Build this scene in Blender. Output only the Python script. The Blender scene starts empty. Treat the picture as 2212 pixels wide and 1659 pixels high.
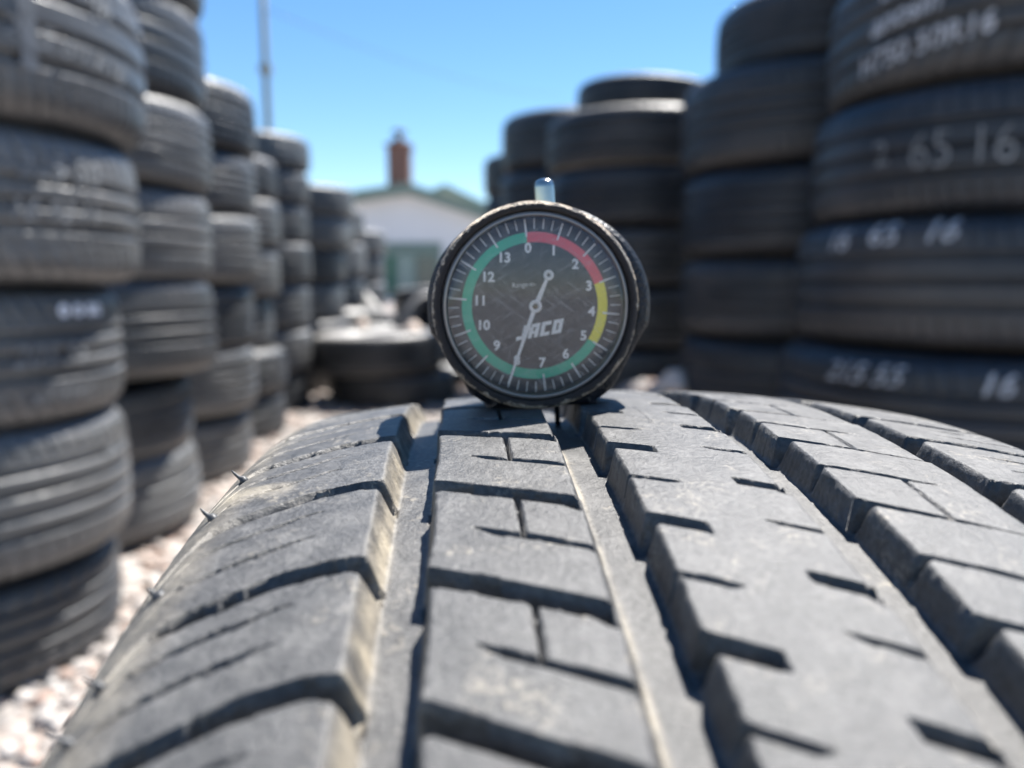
import bpy, bmesh, math, random
import numpy as np
from mathutils import Vector, Matrix
S = bpy.context.scene
R = math.radians
PI = math.pi

# ------------------------------------------------------------------ camera, sky, sun, exposure
H = 0.6242                      # lens height above the gravel
PITCH = R(7.8)
FPX = 0.75                      # focal length / image width
cam_d = bpy.data.cameras.new('camera')
cam = bpy.data.objects.new('camera', cam_d); S.collection.objects.link(cam)
cam.location = (0, 0, H)
cam.rotation_euler = (PI/2 - PITCH, 0, 0)
cam_d.sensor_width = 36.0
cam_d.lens = 36.0*FPX
cam_d.clip_start = 0.01; cam_d.clip_end = 2000
cam_d.dof.use_dof = True
cam_d.dof.focus_distance = 0.120
cam_d.dof.aperture_fstop = 12.0
cam_d.dof.aperture_blades = 0
S.camera = cam

SUN_AZ, SUN_EL = R(38), R(62)   # azimuth measured from +Y towards +X
w = bpy.data.worlds.new("World"); S.world = w; w.use_nodes = True
nt = w.node_tree; nt.nodes.clear()
sky = nt.nodes.new('ShaderNodeTexSky'); sky.sky_type = 'NISHITA'; sky.sun_disc = False
sky.sun_elevation = SUN_EL; sky.sun_rotation = SUN_AZ
sky.air_density = 1.0; sky.dust_density = 0.0; sky.ozone_density = 3.0
bg = nt.nodes.new('ShaderNodeBackground'); bg.inputs[1].default_value = 0.066
wo = nt.nodes.new('ShaderNodeOutputWorld')
hs = nt.nodes.new('ShaderNodeHueSaturation'); hs.inputs['Saturation'].default_value = 1.2
nt.links.new(sky.outputs[0], hs.inputs['Color']); nt.links.new(hs.outputs[0], bg.inputs[0]); nt.links.new(bg.outputs[0], wo.inputs[0])
sl = bpy.data.lights.new('sun', 'SUN'); sl.energy = 5.0; sl.angle = R(0.53); sl.color = (1.0, 0.965, 0.915)
so = bpy.data.objects.new('sun', sl); S.collection.objects.link(so)
sd = Vector((math.sin(SUN_AZ)*math.cos(SUN_EL), math.cos(SUN_AZ)*math.cos(SUN_EL), math.sin(SUN_EL)))
so.rotation_euler = sd.to_track_quat('Z', 'Y').to_euler()
so.location = (4, 4, 8)
S.view_settings.view_transform = 'Standard'; S.view_settings.look = 'None'
S.view_settings.exposure = 1.55; S.view_settings.gamma = 1.0
S.view_settings.use_curve_mapping = False
S.cycles.max_bounces = 6; S.cycles.transparent_max_bounces = 8

# ------------------------------------------------------------------ helpers
COL = S.collection
def cw(v):
    """camera coordinates (x right, y down, z forward) to world"""
    c, s = math.cos(PITCH), math.sin(PITCH)
    return Vector((v[0], v[2]*c - v[1]*s, H - v[2]*s - v[1]*c))
def cwd(v):
    return cw(v) - Vector((0, 0, H))
def at(px, py, Y):
    """point at horizontal distance Y seen in direction px,py of a 2212 x 1659 picture"""
    d = cwd(((px-1106)/1659., (py-829.5)/1659., 1.0))
    t = Y/d.y
    return Vector((d.x*t, Y, H + d.z*t))
def tag(o, label=None, cat=None, group=None, kind=None):
    if label: o['label'] = label
    if cat: o['category'] = cat
    if group: o['group'] = group
    if kind: o['kind'] = kind
    return o
def empty(name, loc=(0, 0, 0), rot=(0, 0, 0)):
    o = bpy.data.objects.new(name, None); COL.objects.link(o)
    o.location = loc; o.rotation_euler = rot; o.empty_display_size = 0.02
    return o
def mesh_obj(name, verts, faces, mat=None, parent=None, smooth=True):
    me = bpy.data.meshes.new(name)
    me.from_pydata([tuple(v) for v in verts], [], faces)
    me.update()
    if smooth:
        me.polygons.foreach_set('use_smooth', [True]*len(me.polygons))
    if mat:
        for m in (mat if isinstance(mat, (list, tuple)) else [mat]): me.materials.append(m)
    o = bpy.data.objects.new(name, me); COL.objects.link(o)
    if parent: o.parent = parent
    return o
def grid_obj(name, P, mat, parent=None, wrap_rows=False, wrap_cols=False, attrs=None, flip=False):
    """P: (rows, cols, 3) array of points"""
    nr, nc = P.shape[:2]
    idx = np.arange(nr*nc, dtype=np.int32).reshape(nr, nc)
    if wrap_rows: idx = np.vstack([idx, idx[:1]])
    if wrap_cols: idx = np.hstack([idx, idx[:, :1]])
    a, b, c, d = idx[:-1, :-1], idx[:-1, 1:], idx[1:, 1:], idx[1:, :-1]
    q = np.stack([a, b, c, d] if not flip else [a, d, c, b], -1).reshape(-1, 4)
    me = bpy.data.meshes.new(name)
    me.vertices.add(nr*nc); me.vertices.foreach_set('co', P.reshape(-1).astype(np.float32))
    n = len(q)
    me.loops.add(n*4); me.loops.foreach_set('vertex_index', q.reshape(-1))
    me.polygons.add(n)
    me.polygons.foreach_set('loop_start', np.arange(0, n*4, 4, dtype=np.int32))
    me.polygons.foreach_set('loop_total', np.full(n, 4, dtype=np.int32))
    me.polygons.foreach_set('use_smooth', np.ones(n, dtype=bool))
    me.update(calc_edges=True)
    for k, v in (attrs or {}).items():
        at_ = me.attributes.new(k, 'FLOAT', 'POINT'); at_.data.foreach_set('value', v.reshape(-1).astype(np.float32))
    me.materials.append(mat)
    o = bpy.data.objects.new(name, me); COL.objects.link(o)
    if parent: o.parent = parent
    return o
def lathe(name, prof, mat, parent=None, n=64, axis='Z', closed=False):
    """prof: list of (radius, height) revolved about the axis"""
    th = np.linspace(0, 2*PI, n, endpoint=False)
    pr = np.array(prof, float)
    r, h = pr[:, 0][None, :], pr[:, 1][None, :]
    c, s = np.cos(th)[:, None], np.sin(th)[:, None]
    if axis == 'Z': P = np.stack([r*c, r*s, h + 0*c], -1)
    else: P = np.stack([r*c, h + 0*c, r*s], -1)
    return grid_obj(name, P, mat, parent, wrap_rows=True, wrap_cols=closed, flip=(axis == 'Y'))
def box(vs, fs, lo, hi):
    b = len(vs); (x0, y0, z0), (x1, y1, z1) = lo, hi
    vs += [(x0,y0,z0),(x1,y0,z0),(x1,y1,z0),(x0,y1,z0),(x0,y0,z1),(x1,y0,z1),(x1,y1,z1),(x0,y1,z1)]
    fs += [(b,b+3,b+2,b+1),(b+4,b+5,b+6,b+7),(b,b+1,b+5,b+4),(b+1,b+2,b+6,b+5),(b+2,b+3,b+7,b+6),(b+3,b,b+4,b+7)]
def boxes(name, lst, mat, parent=None):
    vs, fs = [], []
    for lo, hi in lst: box(vs, fs, lo, hi)
    return mesh_obj(name, vs, fs, mat, parent, smooth=False)
def tube(name, pts, rad, mat, parent=None, n=10):
    pts = [Vector(p) for p in pts]; rads = rad if isinstance(rad, (list, tuple)) else [rad]*len(pts)
    vs, fs = [], []
    for i, p in enumerate(pts):
        t = (pts[min(i+1, len(pts)-1)] - pts[max(i-1, 0)]).normalized()
        a = t.orthogonal().normalized() if i == 0 else (a - t*a.dot(t)).normalized()
        b = t.cross(a)
        for k in range(n):
            an = 2*PI*k/n; vs.append(p + (a*math.cos(an) + b*math.sin(an))*rads[i])
    for i in range(len(pts)-1):
        for k in range(n):
            fs.append((i*n+k, i*n+(k+1) % n, (i+1)*n+(k+1) % n, (i+1)*n+k))
    fs.append(tuple(range(n-1, -1, -1))); fs.append(tuple((len(pts)-1)*n+k for k in range(n)))
    return mesh_obj(name, vs, fs, mat, parent)

def mat_new(name):
    m = bpy.data.materials.new(name); m.use_nodes = True
    t = m.node_tree; b = t.nodes['Principled BSDF']
    return m, t, b
def N(t, kind, **kw):
    n = t.nodes.new(kind)
    for k, v in kw.items():
        if k.startswith('i_'):
            key = k[2:]
            key = int(key) if key.isdigit() else key
            n.inputs[key].default_value = v
        else: setattr(n, k, v)
    return n
def L(t, a, b): t.links.new(a, b)
def ramp(t, stops, src=None, interp='LINEAR'):
    n = t.nodes.new('ShaderNodeValToRGB'); n.color_ramp.interpolation = interp
    e = n.color_ramp.elements
    while len(e) < len(stops): e.new(0.5)
    for k, (p, c) in enumerate(stops):
        e[k].position = p
        e[k].color = (c, c, c, 1) if isinstance(c, (int, float)) else tuple(c) + (1,)
    if src is not None: L(t, src, n.inputs[0])
    return n
def mix(t, fac, a, b, kind='RGBA', blend='MIX'):
    n = t.nodes.new('ShaderNodeMix'); n.data_type = kind; n.blend_type = blend if kind == 'RGBA' else 'MIX'
    ia, ib, out = (6, 7, 2) if kind == 'RGBA' else (2, 3, 0)
    for inp, v in ((0, fac), (ia, a), (ib, b)):
        if hasattr(v, 'links'): L(t, v, n.inputs[inp])
        elif inp and kind == 'RGBA': n.inputs[inp].default_value = tuple(v) + (1,) if len(v) == 3 else v
        else: n.inputs[inp].default_value = v
    return n.outputs[out]
def simple(name, col, rough=0.6, metal=0.0, spec=0.5, var=0.0, scale=8.0, bump=0.0, bscale=60.0):
    m, t, b = mat_new(name)
    b.inputs['Roughness'].default_value = rough; b.inputs['Metallic'].default_value = metal
    b.inputs['Specular IOR Level'].default_value = spec
    tc = N(t, 'ShaderNodeTexCoord')
    if var:
        n = N(t, 'ShaderNodeTexNoise', i_Scale=scale, i_Detail=5.0); L(t, tc.outputs['Object'], n.inputs['Vector'])
        r = ramp(t, [(0.3, tuple(c*(1-var) for c in col)), (0.7, tuple(min(1, c*(1+var)) for c in col))], n.outputs['Fac'])
        L(t, r.outputs[0], b.inputs['Base Color'])
    else: b.inputs['Base Color'].default_value = tuple(col) + (1,)
    if bump:
        n2 = N(t, 'ShaderNodeTexNoise', i_Scale=bscale, i_Detail=4.0); L(t, tc.outputs['Object'], n2.inputs['Vector'])
        bp = N(t, 'ShaderNodeBump', i_Strength=bump, i_Distance=0.01); L(t, n2.outputs['Fac'], bp.inputs['Height'])
        L(t, bp.outputs[0], b.inputs['Normal'])
    return m

# ------------------------------------------------------------------ materials
def make_tread_rubber():
    m, t, b = mat_new('worn_tread_rubber')
    tc = N(t, 'ShaderNodeTexCoord'); o = tc.outputs['Object']
    n1 = N(t, 'ShaderNodeTexNoise', i_Scale=0.22, i_Detail=7.0, i_Roughness=0.65); L(t, o, n1.inputs['Vector'])
    n2 = N(t, 'ShaderNodeTexNoise', i_Scale=1.1, i_Detail=5.0, i_Roughness=0.7); L(t, o, n2.inputs['Vector'])
    n3 = N(t, 'ShaderNodeTexNoise', i_Scale=0.10, i_Detail=7.0, i_Roughness=0.65, i_Distortion=0.6); L(t, o, n3.inputs['Vector'])
    c1 = ramp(t, [(0.28, (0.036, 0.036, 0.036)), (0.5, (0.062, 0.061, 0.060)), (0.72, (0.114, 0.111, 0.106))], n1.outputs['Fac'])
    c2 = ramp(t, [(0.36, 0.62), (0.52, 1.0), (0.70, 1.32)], n2.outputs['Fac'])
    base = mix(t, 1.0, c1.outputs[0], c2.outputs[0], blend='MULTIPLY')
    # dust lying in scuffs (thresholded) and where the attribute puts it
    c3 = ramp(t, [(0.55, 0.0), (0.68, 0.42)], n3.outputs['Fac'])
    c4 = ramp(t, [(0.50, 0.0), (0.60, 1.0)], n2.outputs['Fac'])
    sc = N(t, 'ShaderNodeMath', operation='MULTIPLY'); L(t, c3.outputs[0], sc.inputs[0]); L(t, c4.outputs[0], sc.inputs[1])
    at_ = N(t, 'ShaderNodeAttribute', attribute_name='dust')
    nn = N(t, 'ShaderNodeMath', operation='MULTIPLY'); L(t, at_.outputs['Fac'], nn.inputs[0])
    c5 = ramp(t, [(0.35, 0.25), (0.6, 1.0)], n1.outputs['Fac']); L(t, c5.outputs[0], nn.inputs[1])
    mx = N(t, 'ShaderNodeMath', operation='MAXIMUM'); L(t, sc.outputs[0], mx.inputs[0]); L(t, nn.outputs[0], mx.inputs[1])
    col = mix(t, mx.outputs[0], base, (0.40, 0.345, 0.255))
    # small black nicks
    vo = N(t, 'ShaderNodeTexVoronoi', i_Scale=0.13); L(t, o, vo.inputs['Vector'])
    nk = ramp(t, [(0.02, 0.25), (0.045, 1.0)], vo.outputs['Distance'])
    col = mix(t, 1.0, col, nk.outputs[0], blend='MULTIPLY')
    L(t, col, b.inputs['Base Color'])
    rr = ramp(t, [(0.3, 0.44), (0.7, 0.56)], n1.outputs['Fac']); L(t, rr.outputs[0], b.inputs['Roughness'])
    b.inputs['Specular IOR Level'].default_value = 0.55
    b1 = N(t, 'ShaderNodeBump', i_Strength=0.8, i_Distance=0.00035); L(t, n2.outputs['Fac'], b1.inputs['Height'])
    n5 = N(t, 'ShaderNodeTexNoise', i_Scale=0.5, i_Detail=4.0); L(t, o, n5.inputs['Vector'])
    b2 = N(t, 'ShaderNodeBump', i_Strength=0.25, i_Distance=0.0003); L(t, n5.outputs['Fac'], b2.inputs['Height'])
    L(t, b1.outputs[0], b2.inputs['Normal']); L(t, b2.outputs[0], b.inputs['Normal'])
    return m
M_TREAD = make_tread_rubber()

def make_bg_rubber(name, lo, hi, dusty, spec=0.75):
    m, t, b = mat_new(name)
    tc = N(t, 'ShaderNodeTexCoord'); o = tc.outputs['Object']
    oi = N(t, 'ShaderNodeObjectInfo')
    ad = N(t, 'ShaderNodeVectorMath', operation='ADD'); L(t, o, ad.inputs[0])
    ml = N(t, 'ShaderNodeVectorMath', operation='SCALE'); ml.inputs[3].default_value = 9.0
    cb = N(t, 'ShaderNodeCombineXYZ'); L(t, oi.outputs['Random'], cb.inputs[0]); L(t, oi.outputs['Random'], cb.inputs[2])
    L(t, cb.outputs[0], ml.inputs[0]); L(t, ml.outputs[0], ad.inputs[1]); v = ad.outputs[0]
    n1 = N(t, 'ShaderNodeTexNoise', i_Scale=5.0, i_Detail=6.0, i_Roughness=0.62); L(t, v, n1.inputs['Vector'])
    mp = N(t, 'ShaderNodeMapping'); mp.inputs['Scale'].default_value = (1.2, 1.2, 26.0); L(t, v, mp.inputs['Vector'])
    n2 = N(t, 'ShaderNodeTexNoise', i_Scale=6.0, i_Detail=5.0, i_Roughness=0.6); L(t, mp.outputs[0], n2.inputs['Vector'])
    c1 = ramp(t, [(0.25, lo), (0.75, hi)], oi.outputs['Random'])
    c2 = ramp(t, [(0.35, 0.6), (0.65, 1.45)], n2.outputs['Fac'])
    base = mix(t, 1.0, c1.outputs[0], c2.outputs[0], blend='MULTIPLY')
    c3 = ramp(t, [(0.45, 0.0), (0.75, dusty)], n1.outputs['Fac'])
    col = mix(t, c3.outputs[0], base, (0.20, 0.175, 0.155))
    L(t, col, b.inputs['Base Color'])
    rr = ramp(t, [(0.3, 0.34), (0.7, 0.50)], n2.outputs['Fac']); L(t, rr.outputs[0], b.inputs['Roughness'])
    b.inputs['Specular IOR Level'].default_value = spec
    n3 = N(t, 'ShaderNodeTexNoise', i_Scale=160.0, i_Detail=3.0); L(t, v, n3.inputs['Vector'])
    bp = N(t, 'ShaderNodeBump', i_Strength=0.5, i_Distance=0.003); L(t, n3.outputs['Fac'], bp.inputs['Height'])
    L(t, bp.outputs[0], b.inputs['Normal'])
    return m
M_BG = make_bg_rubber('used_tyre_tread', (0.055, 0.058, 0.062), (0.11, 0.112, 0.112), 0.5)
M_BGS = make_bg_rubber('used_tyre_sidewall', (0.05, 0.052, 0.056), (0.10, 0.098, 0.095), 0.6)
M_LT = make_bg_rubber('sunlit_tone_tread', (0.030, 0.034, 0.039), (0.090, 0.093, 0.095), 0.20)  # left row: sunlight put into the lighter rubber colour
M_LS = make_bg_rubber('sunlit_tone_sidewall', (0.038, 0.041, 0.045), (0.10, 0.101, 0.10), 0.24)
M_RT = make_bg_rubber('shade_tone_tread', (0.015, 0.019, 0.026), (0.036, 0.038, 0.041), 0.20, 0.45)  # right row: bluish shade put into the darker rubber colour
M_RS = make_bg_rubber('shade_tone_sidewall', (0.015, 0.018, 0.024), (0.040, 0.038, 0.036), 0.24, 0.45)
M_DS = make_bg_rubber('dusty_sunlit_sidewall', (0.26, 0.25, 0.235), (0.34, 0.325, 0.3), 0.5)  # pale dust, with the sun on the tyre tops put into the colour
M_BGI = simple('tyre_inner_liner', (0.03, 0.03, 0.032), 0.7)
M_CHALK = simple('chalk', (0.36, 0.375, 0.40), 0.9, spec=0.1, var=0.3, scale=60)
M_CHALK2 = simple('faded_chalk', (0.19, 0.20, 0.21), 0.9, spec=0.1, var=0.4, scale=60)
M_SPOT = simple('white_spot', (0.85, 0.86, 0.9), 0.5, var=0.1, scale=60)  # plain white for the round spots

# ------------------------------------------------------------------ setting: gravel yard
def make_ground_mat(name, per_island):
    m, t, b = mat_new(name)
    tc = N(t, 'ShaderNodeTexCoord'); o = tc.outputs['Object']
    stops = [(0.0, (0.30, 0.21, 0.17)), (0.22, (0.37, 0.31, 0.27)), (0.45, (0.43, 0.395, 0.365)),
             (0.68, (0.31, 0.28, 0.26)), (0.85, (0.47, 0.45, 0.425)), (1.0, (0.35, 0.25, 0.20))]
    if per_island:
        g = N(t, 'ShaderNodeNewGeometry'); c = ramp(t, stops, g.outputs['Random Per Island'])
        n = N(t, 'ShaderNodeTexNoise', i_Scale=90.0, i_Detail=4.0); L(t, o, n.inputs['Vector'])
        r = ramp(t, [(0.3, 0.78), (0.7, 1.15)], n.outputs['Fac'])
        L(t, mix(t, 1.0, c.outputs[0], r.outputs[0], blend='MULTIPLY'), b.inputs['Base Color'])
    else:
        v = N(t, 'ShaderNodeTexVoronoi', i_Scale=34.0); L(t, o, v.inputs['Vector'])
        sx = N(t, 'ShaderNodeSeparateXYZ'); L(t, v.outputs['Color'], sx.inputs[0])
        c = ramp(t, stops, sx.outputs[0])
        d = ramp(t, [(0.0, 1.0), (0.55, 0.8), (0.8, 0.45)], v.outputs['Distance'])
        n = N(t, 'ShaderNodeTexNoise', i_Scale=1.3, i_Detail=5.0); L(t, o, n.inputs['Vector'])
        r = ramp(t, [(0.3, 0.8), (0.7, 1.1)], n.outputs['Fac'])
        col = mix(t, 1.0, c.outputs[0], d.outputs[0], blend='MULTIPLY')
        L(t, mix(t, 1.0, col, r.outputs[0], blend='MULTIPLY'), b.inputs['Base Color'])
        bp = N(t, 'ShaderNodeBump', i_Strength=0.9, i_Distance=0.02); bp.invert = True
        L(t, v.outputs['Distance'], bp.inputs['Height']); L(t, bp.outputs[0], b.inputs['Normal'])
    b.inputs['Roughness'].default_value = 0.85
    return m
M_GROUND = make_ground_mat('gravel_bed', False)
M_PEB = make_ground_mat('pebble_stone', True)
g = mesh_obj('ground', [(-900,-900,0),(900,-900,0),(900,900,0),(-900,900,0)], [(0,1,2,3)], M_GROUND, smooth=False)
tag(g, 'pale pinkish gravel yard reaching to the horizon', 'ground', kind='structure')

rng = np.random.default_rng(7)
bm = bmesh.new(); bmesh.ops.create_icosphere(bm, subdivisions=1, radius=1.0)
ico_v = np.array([v.co[:] for v in bm.verts]); ico_f = np.array([[v.index for v in f.verts] for f in bm.faces]); bm.free()
def stones(name, spots, sizes, lift, seed=1):
    r = np.random.default_rng(seed); n = len(spots); k = len(ico_v)
    V = np.repeat(ico_v[None], n, 0)*(1 + r.uniform(-.22, .22, (n, k, 1)))
    V *= (sizes[:, None, None]*np.stack([r.uniform(.75, 1.25, n), r.uniform(.65, 1.1, n), r.uniform(.45, .8, n)], -1)[:, None, :])
    a = r.uniform(0, 2*PI, n); c, s = np.cos(a)[:, None], np.sin(a)[:, None]
    tl = r.uniform(-.5, .5, n)[:, None]; ct, st = np.cos(tl), np.sin(tl)
    x, y, z = V[..., 0], V[..., 1], V[..., 2]
    y, z = y*ct - z*st, y*st + z*ct
    x, y = x*c - y*s, x*s + y*c
    V = np.stack([x + spots[:, None, 0], y + spots[:, None, 1], z + spots[:, None, 2] + lift*sizes[:, None]], -1)
    F = (ico_f[None] + (np.arange(n)*k)[:, None, None]).reshape(-1, 3)
    me = bpy.data.meshes.new(name)
    me.vertices.add(n*k); me.vertices.foreach_set('co', V.reshape(-1).astype(np.float32))
    m = len(F); me.loops.add(m*3); me.loops.foreach_set('vertex_index', F.reshape(-1).astype(np.int32))
    me.polygons.add(m); me.polygons.foreach_set('loop_start', np.arange(0, m*3, 3, dtype=np.int32))
    me.polygons.foreach_set('loop_total', np.full(m, 3, dtype=np.int32))
    me.polygons.foreach_set('use_smooth', np.ones(m, dtype=bool)); me.update(calc_edges=True)
    me.materials.append(M_PEB)
    o = bpy.data.objects.new(name, me); COL.objects.link(o); return o
n_near = 14000
yy = 0.25 + 7.0*rng.random(n_near)**1.7
xx = -0.25*0 + rng.uniform(-1.9, 1.5, n_near)
sp = np.stack([xx, yy, np.zeros(n_near)], -1)
pb = stones('loose_gravel', sp, rng.uniform(.007, .019, n_near)*(1 + .25*yy/4), 0.25)
tag(pb, 'loose pinkish white pebbles covering the yard', 'gravel', kind='stuff')

# ------------------------------------------------------------------ foreground tyre with its tread cut in
CC = (0.02527312543936818, 0.3015292044215512, 0.18756817460156722)
AX = (0.9976704463897362, -0.01577049349159085, 0.06636996260008107)
UP = (-0.01571573212563926, -0.9998756380345666, -0.001046817247472052)
FW = (-0.06637821752567453, 0.0, 0.997794534079093)
R0, IC = 300.0, 0.0025901          # mm
tyre = empty('upright_tyre')
ax, up, fw = cwd(AX), cwd(UP), cwd(FW)
Mx = Matrix((ax, fw, up)).transposed().to_4x4(); Mx.translation = cw(CC)
tyre.matrix_world = Mx @ Matrix.Scale(0.001, 4)
tag(tyre, 'upright worn tyre with grey blocky tread filling the foreground under the gauge', 'tyre')

def vnoise(x, y, sc, seed):
    r = np.random.default_rng(seed); T = r.uniform(-1, 1, (257, 257))
    x = np.mod(x/sc, 256); y = np.mod(y/sc, 256)
    i = x.astype(int); j = y.astype(int); fx = x-i; fy = y-j
    fx = fx*fx*(3-2*fx); fy = fy*fy*(3-2*fy)
    return (T[i, j]*(1-fx)*(1-fy) + T[i+1, j]*fx*(1-fy) + T[i, j+1]*(1-fx)*fy + T[i+1, j+1]*fx*fy)
def ss(x): 
    x = np.clip(x, 0, 1); return x*x*(3-2*x)
KX = [-80, -72, -69.6, -68.2, -67, -63.5, -58.6, -54, -47.5, -44.8, -36.5, 0, 38, 80]
KY = [-30, -21, -15, -11, -8.6, -6.2, -3.6, -1.3, 0.3, 0, 0, -18.25, -37.2, -48]
def build_tread():
    colw = np.concatenate([np.arange(-80, -72, .5), np.arange(-72, 66, .27), np.arange(66, 80.01, .6)])
    v0, v1 = -146.0, 50.0
    circ = 2*PI*R0
    rowv = np.concatenate([np.arange(v0, v1, .27), np.linspace(v1, v0+circ, 680, endpoint=False)])
    W, V = np.meshgrid(colw, rowv)
    K = np.interp(colw, KX, KY)[None, :]
    U = V + K
    # ragged coordinates
    jv = 0.09*vnoise(W, U, 1.7, 1) + 0.05*vnoise(W, U, .7, 2) + .22*vnoise(W, U, 6, 3)
    js = 0.08*vnoise(W, U, 1.6, 4) + 0.05*vnoise(W, U, .7, 5)
    ragged = 1 + .4*ss((-44-W)/6)
    Vj = V + jv*ragged; Wj = W + js
    carve = np.zeros_like(V)
    def ext(lst, k=None):
        lst = list(lst); step = 24.0
        lo, hi = min(lst), max(lst)
        while lo - step > v0 - 6: lo -= step; lst.append(lo)
        while hi + step < v0 + circ - 8: hi += step; lst.append(hi)
        return sorted(lst)
    def kv(s, us):     # convert a list of u measured at s into v
        return [u - float(np.interp(s, KX, KY)) for u in us]
    def phase(vals):
        vals = np.array(ext(vals)); vv = np.concatenate([[vals[0]-24], vals, [vals[-1]+24]])
        i = np.clip(np.searchsorted(vv, V, side='right')-1, 0, len(vv)-2)
        return np.clip((V - vv[i])/(vv[i+1]-vv[i]), 0, 1)
    # block start lists (upper lips of the lateral slots)
    s2 = kv(-36.5, [-25.5, -51, -77.5, -101, -121.4, -141])
    n3 = kv(-10, [-41, -65.9, -92.4, -115.5, -137])
    r3 = kv(4.4, [-35.5, -56.8, -82.6, -106.7, -127.2])
    f4 = kv(18.5, [-41.9, -64.4, -89.5, -114.2, -137])
    shL = kv(-46, [-27, -50.4, -74.0, -96.8, -116.6, -137])
    shR = kv(44, [-40.5, -58.2, -80.2, -103, -125])
    def groove(a, b, fa, fb, depth, rnd=1.0):
        """top edges a,b ; floor edges fa,fb (scalars or arrays)"""
        x = np.minimum((Wj-a)/(fa-a), (b-Wj)/(b-fb))
        return depth*ss(np.clip(x, 0, 1)*0.96 + 0.0)*(x > 0)
    p2, p3, p4, pL, pR, pr = phase(s2), phase(n3), phase(f4), phase(shL), phase(shR), phase(r3)
    D = 5.0
    # small saw-tooth of every block edge: phase 0 = just beyond the slot (near side), 1 = at the next slot
    g1 = groove(-44.6-.5*pL, -36.9+.6*np.sin(p2*PI), -42.9, -37.9, D)
    g2 = groove(-18.3+.5*p2, -9.3-.7*(1-p3), -16.1, -10.7, D)
    g3 = groove(9.4+.7*pr, 19.9-1.5*(1-p4), 12.3, 18.1, D)
    g4 = groove(37.5+.8*p4, 44.9-1.0*(1-pR), 39.8, 43.2, D)
    carve = np.maximum.reduce([carve, g1, g2, g3, g4])
    ci = lambda s0, s1: slice(np.searchsorted(colw, s0), np.searchsorted(colw, s1))
    def ri(a, b):
        i = np.searchsorted(rowv, a); j = np.searchsorted(rowv, b); return slice(i, j)
    def slot(v, s0, s1, wid, dep, fl0=0, fl1=0, flen=3.0, wall=.45, e0=.6, e1=.6, tap0=0, tap1=0, slope=0.0):
        """upper lip at v, opening towards smaller v. fl0/fl1: chamfer of near lip at either end"""
        cs = ci(s0-1.5, s1+1.5); rs = ri(v - wid - max(fl0, fl1) - 3 - abs(slope*(s1-s0)), v + 3 + abs(slope*(s1-s0)))
        w_, v_ = Wj[rs, cs], Vj[rs, cs]
        if w_.size == 0: return
        vc = v + slope*(w_-s0)
        wd = wid*np.ones_like(w_)
        if tap0: wd = wd*np.clip((w_-s0)/tap0, .05, 1)
        if tap1: wd = wd*np.clip((s1-w_)/tap1, .05, 1)
        f = fl0*ss(1-(w_-s0)/flen)+fl1*ss(1-(s1-w_)/flen)
        hi = np.clip((vc-v_)/wall, 0, 1); lo = np.clip((v_-(vc-wd-f))/(wall+f*.9), 0, 1)
        m = np.clip(np.minimum(hi, lo)*1.06, 0, 1)**.8*ss((w_-s0)/e0)*ss((s1-w_)/e1)
        # where the opening is narrower than two walls keep full depth in the middle
        carve[rs, cs] = np.maximum(carve[rs, cs], dep*m)
    def vslot(s, sslope, va, vb, wid, dep):
        cs = ci(s-2.5, s+2.5); rs = ri(vb, va); w_, v_ = Wj[rs, cs], Vj[rs, cs]
        if w_.size == 0: return
        sc_ = s + sslope*(va - v_)
        m = ss(np.clip((wid/2+.2-np.abs(w_-sc_))/.3, 0, 1))*ss((va-v_)/.4)*ss((v_-vb)/.4)
        carve[rs, cs] = np.maximum(carve[rs, cs], dep*m)
    for v in ext(s2): slot(v, -38.5, -17.6, 3.4, 5.6, fl0=1.5, fl1=1.0, flen=3.2, e1=1.2, wall=.38)
    sp2 = kv(-31.4, [-42.9, -68.0, -92.7, -114.9]); 
    for v in ext(sp2): slot(v, -32.2, -16.6, 1.25, 4.0, wall=.27, tap0=3, e0=.3)
    s2e = ext(s2); sp2e = ext(sp2)
    for a in s2e:
        b = [q for q in sp2e if q < a]
        if b: vslot(-25.8, 0.01, a-2.2, b[-1]-.2, .45, 1.8)
    for v in ext(n3): slot(v, -12, -3.4, 2.9, 5.4, fl0=2.4, flen=3.0, e1=.7, wall=.38)
    for v in ext(kv(-9.6, [-32, -56.2, -80.6, -105.8, -126.8])): slot(v, -11.5, -3.2, 1.15, 4.2, fl0=1.4, flen=1.8, wall=.27, tap1=2)
    for v in ext(r3): slot(v, 4.1, 10.5, 2.4, 5.0, fl1=1.2, flen=2.0, e0=.7, wall=.36)
    for v in ext(kv(3.9, [-21, -46, -69.8, -95.3, -116.8])): slot(v, 3.5, 10.4, .95, 3.2, wall=.27, tap0=2)
    for v in ext(f4): slot(v, 16.8, 38.6, 2.8, 5.4, fl0=2.6, flen=3.4, e1=.8, wall=.38, tap1=34)
    sp4 = kv(19.3, [-29.5, -53.9, -77.7, -103.6, -127])
    for v in ext(sp4): slot(v, 17.8, 34.0, 1.0, 4.2, fl0=1.5, flen=2.2, wall=.27, tap1=4, e1=.4, slope=.06)
    f4e = ext(f4); sp4e = ext(sp4)
    for a in sp4e:
        b = [q for q in f4e if q < a]
        if b: vslot(28.9, -0.02, a-.4, b[-1]-.2, .4, 1.5)
    for v in ext(shL): slot(v, -84, -42.6, 3.3, 5.6, fl1=1.3, flen=2.6, e0=4, e1=.6, wall=.38, slope=0)
    shLe = ext(shL)
    for a, b in zip(shLe[1:], shLe[:-1]):
        for q in (.36, .66):
            slot(a - q*(a-b), -71, -51.0, 1.0, 3.0, wall=.27, tap1=5, tap0=6)
    for v in ext(shR): slot(v, 43.0, 84, 2.5, 5.0, fl0=2.2, flen=3.0, wall=.5)
    shRe = ext(shR)
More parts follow.
